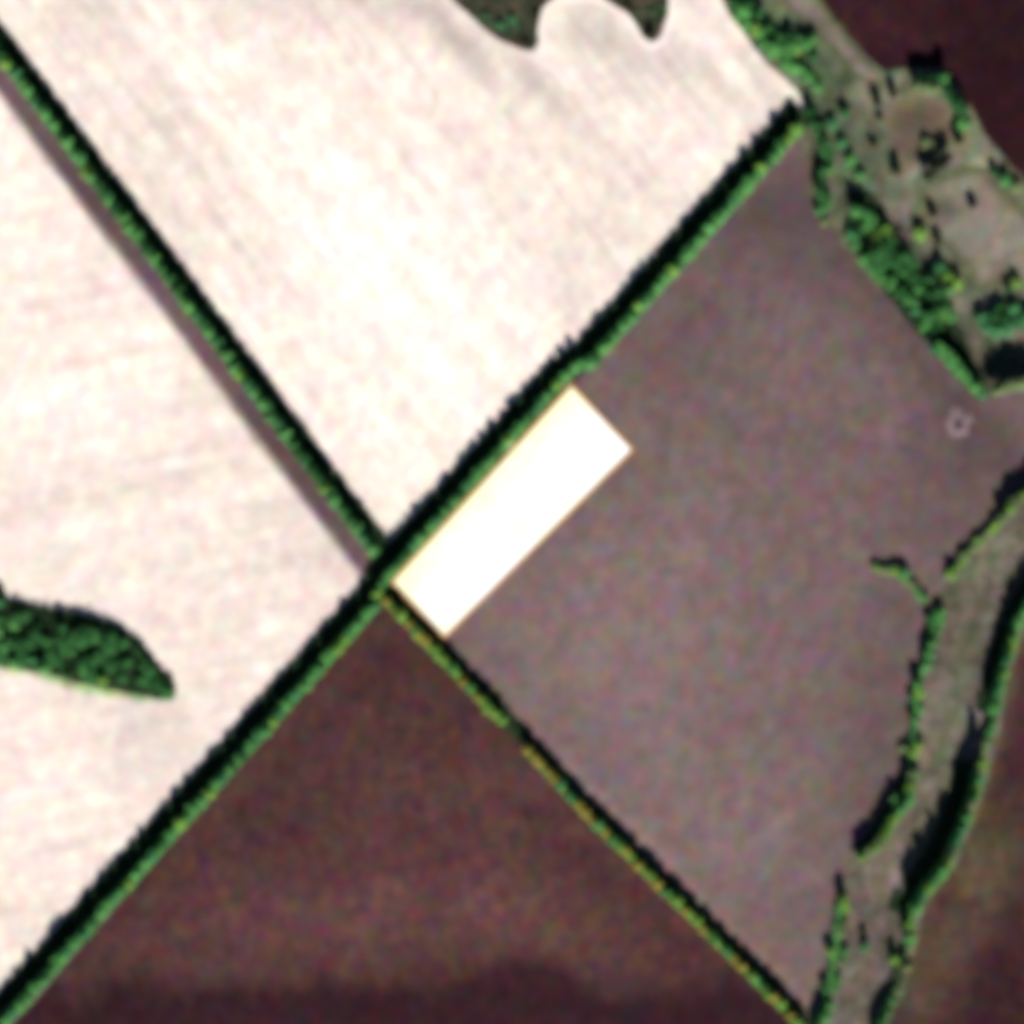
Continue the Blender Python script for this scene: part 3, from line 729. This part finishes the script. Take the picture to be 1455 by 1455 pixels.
for x, y, rr, h, m, lab in (
    (1200, 160, 3.2, 3.8, D, "round dark green bush alone in grass right of the belt's end"),
    (1268, 132, 2.6, 4.4, L_dark, "small dark bush above the brown oval clearing, right one of a pair"),
    (1246, 146, 2.8, 4.4, L_dark, "small dark bush above the brown oval clearing, left one of a pair"),
    (1240, 204, 2.6, 2.4, L_dark, "small brownish dark bush left of the brown oval clearing"),
    (1251, 172, 2.4, 2.6, O, "small olive bush on the left rim of the brown oval clearing"),
    (1273, 240, 3.2, 4.4, L_dark, "dark bush at the lower left rim of the brown oval clearing"),
    (1361, 198, 3.4, 4.4, L_dark, "dark reddish bush right of the brown oval clearing"),
    (1366, 178, 3.6, 4.6, G, "green bush right of the brown oval clearing, above a dark one"),
    (1381, 290, 2.8, 3.4, L_dark, "single dark bush in the middle of the pale worn clearing"),
    (1324, 302, 3.0, 3.4, L_dark, "dark bush at the left edge of the pale worn clearing"),
    (1332, 340, 2.6, 3.4, L_dark, "dark reddish bush at the lower left of the worn clearing"),
    (1307, 332, 3.4, 4.0, LM, "bright lime bush between the thicket and worn clearing"),
    (1340, 112, 3.0, 7.8, G, "bright green bush at the tip of the black shaded thicket"),
    (1316, 204, 3.4, 2.6, O, "pale olive bush inside the brown oval clearing"),
    (1208, 228, 3.6, 3.0, G, "green bush in the grassy patch left of the oval clearing"),
    (1196, 204, 3.2, 2.8, T, "blue-green low bush in the grassy patch below the belt's end"),
    (1222, 250, 3.2, 3.0, G, "low green bush in grass above the dense thicket"),
    (1182, 176, 3.4, 3.2, T, "low blue-green bush just right of the belt's end"),
    (1428, 256, 3.4, 3.6, G, "green bush on the pasture's right edge beside the dark field"),
    (1444, 268, 3.4, 3.4, O, "olive bush at the right border above the worn clearing"),
    (1412, 246, 2.6, 3.4, D, "small dark green bush on the clearing's upper right rim"),
):
    plant("bush", x, y, rr * 1.4, h * 1.6, m, lab)
for x, y, rr, h in ((1302, 124, 3.6, 9.5), (1314, 126, 3.8, 10.0), (1326, 128, 3.8, 10.0), (1306, 112, 3.4, 7.0), (1318, 112, 3.4, 7.0), (1330, 114, 3.4, 7.0)):
    plant("tree", x, y, rr * 1.25, h * 1.25, O if y > 120 else D, "tall tree in the thicket above the brown oval clearing", "trees above the brown oval clearing")
for x, y, rr, h in ((1346, 132, 3.4, 8.0), (1356, 146, 3.4, 8.0), (1366, 160, 3.4, 8.0), (1374, 172, 3.2, 7.4)):
    plant("tree", x, y, rr * 1.25, h * 1.25, D, "dark tree in the line between oval clearing and dark field", "dark trees right of the oval clearing")
for x, y, rr, h in ((1316, 250, 3.8, 8.4), (1326, 241, 4.2, 9.0), (1336, 233, 4.2, 9.0), (1345, 224, 3.6, 8.4)):
    plant("tree", x, y, rr * 1.25, h * 1.25, L_dark, "dark tree in the short oblique row below the oval clearing", "dark row below the oval clearing")
# headland shrubs at the top
for x, y, rr, h, m, lab in ((712, 36, 3.2, 3.0, T, "blue-green bush in the left grassy headland, lower of two"), (728, 28, 3.2, 3.2, T, "blue-green bush in the left grassy headland, upper of two"),
                            (748, 62, 2.8, 3.0, L_dark, "dark bush near the tip of the left grassy headland"), (924, 50, 3.2, 5.0, L_dark, "dark bush at the tip of the right grassy headland"),
                            (690, 22, 2.8, 2.6, D, "deep green bush on the left grassy headland's left rim"), (945, 10, 2.8, 3.0, D, "deep green bush on the right headland's right rim"),
                            (764, 22, 2.8, 3.4, L_dark, "dark bush on the left headland beside the pale bay"), (895, 12, 2.8, 3.0, L_dark, "dark bush on the right headland beside the pale bay")):
    plant("bush", x, y, rr, h, m, lab)

# ------------------------------------------------------------------ uncountable cover
def mass(name, pts, mat, label, size=1.5, up=0.5):
    """a thicket or sward made of many leaf clumps, one mesh"""
    vsx, fsx = [], []
    for x, y, z in pts:
        nrm = Vector((R.gauss(0, .6), R.gauss(0, .6), up + R.random())).normalized()
        a = nrm.orthogonal().normalized(); b = nrm.cross(a); w = R.random() * 6.283
        u = a * math.cos(w) + b * math.sin(w); v = nrm.cross(u); s = size * (0.6 + 0.8 * R.random())
        i = len(vsx); c = Vector((x, y, H(x, y) + 0.35 + z))
        for m_, n_ in ((-.5, -.15), (.1, -.5), (.55, .1), (-.1, .5)): vsx.append(c + u * (m_ * s * 1.2) + v * (n_ * s))
        fsx.append((i, i + 1, i + 2, i + 3))
    me = bpy.data.meshes.new(name); me.from_pydata(vsx, [], fsx); me.update(); me.materials.append(mat)
    o = bpy.data.objects.new(name, me); col.objects.link(o)
    return tag(o, label, name.replace("_", " "), kind="stuff")

def belt_mass(line, lo, hi, top, density):  # dark leaf clumps laid over cast shadow strips to blacken them
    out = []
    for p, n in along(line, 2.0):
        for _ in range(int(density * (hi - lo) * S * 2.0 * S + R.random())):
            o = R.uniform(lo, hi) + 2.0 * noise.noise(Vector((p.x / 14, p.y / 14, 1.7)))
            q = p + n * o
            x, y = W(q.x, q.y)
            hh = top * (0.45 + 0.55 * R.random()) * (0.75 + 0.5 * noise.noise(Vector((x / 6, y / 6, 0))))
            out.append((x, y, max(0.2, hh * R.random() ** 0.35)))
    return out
mass("shade_fill_undergrowth", belt_mass([(-24, 1484)] + A_LINE[1:], 0, 32, 2.2, 1.7), L_under, "added dark thicket filling the shadow of the long diagonal belt")
mass("shade_fill_undergrowth", belt_mass([(-12, 59), (535, 788)], 0, 26, 2.4, 1.7), L_under, "added dark thicket filling the shadow of the upper left belt")
mass("shade_fill_undergrowth", belt_mass(BELT_C[:-1], 2, 17, 1.4, 1.7), L_under, "added dark low thicket filling the shadow of the thin lower belt")
def fill(line, lo, hi, z0, z1, density):
    out = []
    for p, n in along(line, 2.0):
        for _ in range(int(density * (hi - lo) * S * 2.0 * S + R.random())):
            o = R.uniform(lo, hi); mid = 1 - abs(o - (lo + hi) / 2) / ((hi - lo) / 2)
            q = p + n * o; x, y = W(q.x, q.y)
            k = 0.85 + 0.35 * noise.noise(Vector((x / 11, y / 11, 6)))
            out.append((x, y, R.uniform(z0, z0 + (z1 - z0) * (0.35 + 0.65 * mid)) * k))
    return out
mass("understorey", fill([(-24, 1484), (536, 853)], -9, 6, 1.5, 10.0, 3.2), L_green, "leafy understorey closing the diagonal belt beside the dark field", size=1.7)
mass("understorey", fill([(536, 853), (552, 826), (807, 538), (836, 516)], -1, 11, 1.5, 9.0, 3.2), L_green, "leafy understorey closing the belt beside the white plot", size=1.5)
mass("understorey", fill([(836, 516), (1136, 178)], -9, 6, 1.5, 10.0, 3.2), L_green, "leafy understorey closing the diagonal belt beside the grey-brown field", size=1.7)
mass("understorey", fill([(-12, 59), (535, 788)], -7, 6, 1.5, 11.5, 3.0), L_green, "leafy understorey closing the upper left belt", size=1.6)
mass("understorey", fill([(550, 853), (631, 938), (712, 1023)], -5.5, 4, 1.0, 8.0, 3.4), L_lime, "lime understorey of the thin lower belt between crossing and gap", size=1.3)
mass("understorey", fill([(752, 1067), (830, 1152), (1006, 1324), (1145, 1462)], -5.5, 4, 1.0, 8.0, 3.4), L_lime, "lime understorey of the thin lower belt below the gap", size=1.3)
mass("understorey", fill([(1490, 818), (1447, 889), (1435, 931), (1418, 987), (1416, 1014)][::-1], 0, 12, 1.0, 9.5, 3.0), L_green, "leafy understorey on the east bank's upper stretch", size=1.5)
mass("understorey", fill([(1416, 1014), (1404, 1060), (1397, 1090)][::-1], 0, 9, 0.6, 5.0, 2.6), L_olive, "low olive understorey in the east bank's gap", size=1.4)
mass("understorey", fill([(1398, 1086), (1387, 1131), (1369, 1180), (1351, 1224), (1332, 1249), (1309, 1278), (1297, 1307), (1298, 1340)][::-1], 0, 13, 1.0, 12.0, 3.0), L_green, "leafy understorey on the east bank's middle bend", size=1.6)
mass("understorey", fill([(1296, 1350), (1283, 1372), (1278, 1406), (1263, 1429), (1250, 1460)][::-1], 0, 10, 0.8, 6.0, 2.6), L_olive, "olive understorey on the east bank's lower stretch", size=1.4)
mass("understorey", fill([(1480, 684), (1443, 716), (1429, 735), (1401, 765), (1368, 801), (1346, 824)][::-1], 0, 9, 0.6, 5.0, 3.0), L_olive, "olive understorey on the west bank's upper stretch", size=1.4)
mass("understorey", fill([(1336, 872), (1322, 931), (1306, 980), (1305, 1016), (1301, 1066), (1298, 1102)][::-1], 0, 10, 0.8, 5.5, 2.6), L_green, "leafy understorey on the west bank beside the spur", size=1.4)
mass("understorey", fill([(1298, 1102), (1292, 1140), (1268, 1171), (1250, 1203), (1222, 1222)][::-1], 0, 12, 0.8, 8.0, 3.0), L_green, "leafy understorey on the west bank's middle bend", size=1.5)
mass("understorey", fill([(1200, 1276), (1196, 1318), (1190, 1355), (1186, 1402), (1177, 1429), (1163, 1460)][::-1], 0, 12, 0.6, 5.5, 1.0), L_green, "leafy understorey on the west bank's lower stretch", size=1.4)
mass("understorey", fill([(1242, 808), (1270, 815), (1286, 824), (1304, 846), (1316, 854)], -3, 6, 0.5, 4.0, 2.8), L_olive, "olive understorey closing the short hedge spur", size=1.3)
def area_fill(poly, count, z0, z1, sc):
    xs = [p[0] for p in poly]; ys = [p[1] for p in poly]; out = []
    while len(out) < count:
        px, py = R.uniform(min(xs), max(xs)), R.uniform(min(ys), max(ys))
        k = noise.noise(Vector((px / sc, py / sc, 7.7)))
        if inside(px, py, poly) and k > R.uniform(-.12, .25):
            x, y = W(px, py); out.append((x, y, R.uniform(z0, z1) * (0.8 + 0.9 * max(0, k))))
    return out
mass("canopy", area_fill([(-30, 868), (0, 872), (60, 874), (150, 898), (190, 916), (228, 962), (236, 984), (120, 968), (0, 940), (-30, 936)], 2600, 2.0, 7.5, 20), L_deep, "merged leafy canopy of the tapering wood at the left edge", size=1.7)
mass("canopy", area_fill([(1206, 292), (1232, 298), (1262, 326), (1340, 412), (1352, 450), (1330, 478), (1290, 432), (1228, 376), (1206, 340)], 1500, 1.5, 10.5, 20), L_deep, "merged leafy canopy of the thicket edging the grey-brown field", size=1.7)
mass("canopy", area_fill([(1318, 490), (1334, 488), (1398, 556), (1388, 562)], 1400, 2.0, 10.0, 40), L_green, "merged canopy of the tree row at the right corner", size=1.7)
mass("canopy", area_fill([(1404, 560), (1410, 546), (1470, 534), (1470, 552)], 1100, 2.0, 11.0, 40), L_olive, "merged canopy of the olive trees at the right edge", size=1.7)
mass("canopy", area_fill([(1034, 4), (1052, 6), (1100, 62), (1150, 52), (1160, 64), (1120, 84), (1170, 122), (1156, 126), (1096, 88), (1052, 38)], 1500, 1.0, 7.5, 22), L_green, "merged canopy of the scrub wedge above the belt's end", size=1.6)
mass("canopy", area_fill([(1146, 152), (1156, 160), (1182, 214), (1184, 246), (1178, 300), (1160, 300), (1158, 262), (1168, 220), (1150, 176)], 1100, 1.0, 8.5, 22), L_deep, "merged canopy of the line below the belt's end", size=1.6)
mass("canopy", area_fill([(1296, 112), (1336, 112), (1372, 156), (1380, 176), (1366, 178), (1338, 132), (1298, 130)], 1300, 1.5, 10.0, 40), L_deep, "merged canopy of the thicket round the oval clearing's top", size=1.6)
wp = []  # dark leaf carpet added to blacken the wood's shade and north margin
while len(wp) < 6500:
    px, py = R.uniform(-30, 252), R.uniform(826, 996)
    if inside(px, py, WOOD):
        x, y = W(px, py); wp.append((x, y, R.uniform(0.2, 2.4)))
mass("shade_fill_undergrowth", wp, L_under, "added dark thicket deepening the shade of the tapering wood at the left edge")
sp = []  # low dark leaf layer added to deepen shade among the thicket bushes
THK = [(1205, 268), (1240, 275), (1262, 320), (1300, 370), (1340, 420), (1356, 450), (1400, 555), (1386, 562), (1330, 500), (1300, 470), (1205, 345)]
while len(sp) < 4200:
    px, py = R.uniform(1200, 1405), R.uniform(265, 565)
    if inside(px, py, THK):
        x, y = W(px, py); sp.append((x, y, R.uniform(0.05, 0.8)))
mass("shade_fill_undergrowth", sp, L_under, "dark thicket beneath the bushes edging the grey-brown field's upper right")

mass("shade_fill_undergrowth", belt_mass([(1398, 1086), (1387, 1131), (1369, 1180), (1351, 1224), (1332, 1249), (1309, 1278), (1297, 1307)][::-1], 4, 38, 1.5, 1.5), L_under, "added dark thicket filling the shadow on the flank of the east bank")  # added where the bank trees throw shadow, to darken the meadow there
mass("shade_fill_undergrowth", belt_mass([(1490, 818), (1447, 889), (1435, 931), (1418, 987), (1414, 1014)][::-1], 4, 28, 1.5, 1.5), L_under, "added dark thicket filling the shadow on the upper part of the east bank")
mass("shade_fill_undergrowth", belt_mass([(1298, 1102), (1292, 1140), (1268, 1171), (1250, 1203), (1222, 1222)][::-1], 4, 22, 1.3, 1.4), L_under, "added dark thicket filling the shadow on the flank of the west bank")

for LB, who in ((LOBE1, "left"), (LOBE2, "right")):
    hp = []
    while len(hp) < 420:
        px, py = R.uniform(620, 960), R.uniform(-20, 76)
        if inside(px, py, LB) and noise.noise(Vector((px / 9, py / 9, 2.2))) > R.uniform(-.2, .5):
            x, y = W(px, py); hp.append((x, y, R.uniform(-0.2, 0.9)))
    mass("low_scrub", hp, L_under, f"patchy dark low scrub on the {who} grassy headland")

def tussocks(name, poly, count, mat, label):
    xs = [p[0] for p in poly]; ys = [p[1] for p in poly]
    vsx, fsx = [], []
    k = 0
    while k < count:
        px, py = R.uniform(max(-20, min(xs)), min(1475, max(xs))), R.uniform(max(-20, min(ys)), min(1475, max(ys)))
        if not inside(px, py, poly): continue
        if noise.noise(Vector((px / 22, py / 22, 5))) < R.uniform(-.5, .35): continue
        k += 1
        x, y = W(px, py); z = H(x, y) + 0.22
        for j in range(3):
            a = R.random() * 6.283; s = R.uniform(.25, .6); h = R.uniform(.25, .7)
            i = len(vsx)
            vsx += [(x - math.cos(a) * s, y - math.sin(a) * s, z), (x + math.cos(a) * s, y + math.sin(a) * s, z), (x + R.gauss(0, .25), y + R.gauss(0, .25), z + h)]
            fsx.append((i, i + 1, i + 2))
    me = bpy.data.meshes.new(name); me.from_pydata(vsx, [], fsx); me.update(); me.materials.append(mat)
    o = bpy.data.objects.new(name, me); col.objects.link(o)
    tag(o, label, "grass", kind="stuff")
tussocks("meadow_grass", west_edge + east_edge[::-1], 5000, L_olive, "rough grass tussocks over the stream meadow")
tussocks("pasture_grass", [(1022, -5), (1048, 38), (1088, 90), (1146, 150), (1158, 292), (1226, 386), (1328, 506), (1386, 565), (1456, 550), (1470, 268), (1404, 194), (1342, 97), (1258, 102), (1163, -5)],
         5000, L_olive, "rough grass tussocks over the scrub pasture")

# ------------------------------------------------------------------ the pale ring in the grey-brown field
def ring_mound():
    cx, cy = W(1362, 602)
    e = bpy.data.objects.new("soil_ring", None); e.location = (cx, cy, H(cx, cy) + 0.08); col.objects.link(e)
    tag(e, "small pale ring of bare soil with a dark centre near the right corner", "soil ring")
    prof = [(3.0, .02), (3.8, .30), (4.6, .52), (6.4, .42), (8.6, .18), (10.5, .01)]
    vsx, fsx = [], []; N = 28
    for k, (r_, z) in enumerate(prof):
        for j in range(N):
            a = 6.283 * j / N; q = r_ * (0.85 + .45 * noise.noise(Vector((math.cos(a) * 1.5, math.sin(a) * 1.5, k * .4))))
            vsx.append((q * math.cos(a), q * math.sin(a) * 1.08, z + .02))
    for k in range(len(prof) - 1):
        for j in range(N): fsx.append((k * N + j, (k + 1) * N + j, (k + 1) * N + (j + 1) % N, k * N + (j + 1) % N))
    me = bpy.data.meshes.new("rim"); me.from_pydata(vsx, [], fsx); me.update()
    t = NT("pale_spoil"); t.out(t.mix(t.ramp(t.noise(0.4, 3, .6), .35, .65), (0.15, 0.105, 0.108), (0.225, 0.165, 0.175))); t.bump(t.noise(1.5, 3, .6), .2)
    me.materials.append(t.m)
    for p in me.polygons: p.use_smooth = True
    o = bpy.data.objects.new("rim", me); col.objects.link(o); o.parent = e
    vsx = [(0, 0, .9)]; fsx = []
    for k, (r_, z) in enumerate(((1.9, .8), (3.0, .35), (3.6, -.05))):
        for j in range(12):
            a = 6.283 * j / 12; q = r_ * (1 + .2 * noise.noise(Vector((math.cos(a) * 2, math.sin(a) * 2, 9 + k))))
            vsx.append((q * math.cos(a) * .8, q * math.sin(a) * 1.2, z))
    for j in range(12): fsx.append((0, 1 + j, 1 + (j + 1) % 12))
    for k in range(2):
        for j in range(12): fsx.append((1 + k * 12 + j, 13 + k * 12 + j, 13 + k * 12 + (j + 1) % 12, 1 + k * 12 + (j + 1) % 12))
    me = bpy.data.meshes.new("centre_mound"); me.from_pydata(vsx, [], fsx); me.update()
    t = NT("dark_spoil"); t.out(t.mix(t.ramp(t.noise(0.8, 3, .6), .35, .65), (0.030, 0.018, 0.035), (0.055, 0.032, 0.06)))
    me.materials.append(t.m)
    o = bpy.data.objects.new("centre_mound", me); col.objects.link(o); o.parent = e
ring_mound()
print("objects:", len(bpy.data.objects), "trees:", sum(o.get("category") == "tree" for o in bpy.data.objects), "bushes:", sum(o.get("category") == "bush" for o in bpy.data.objects))
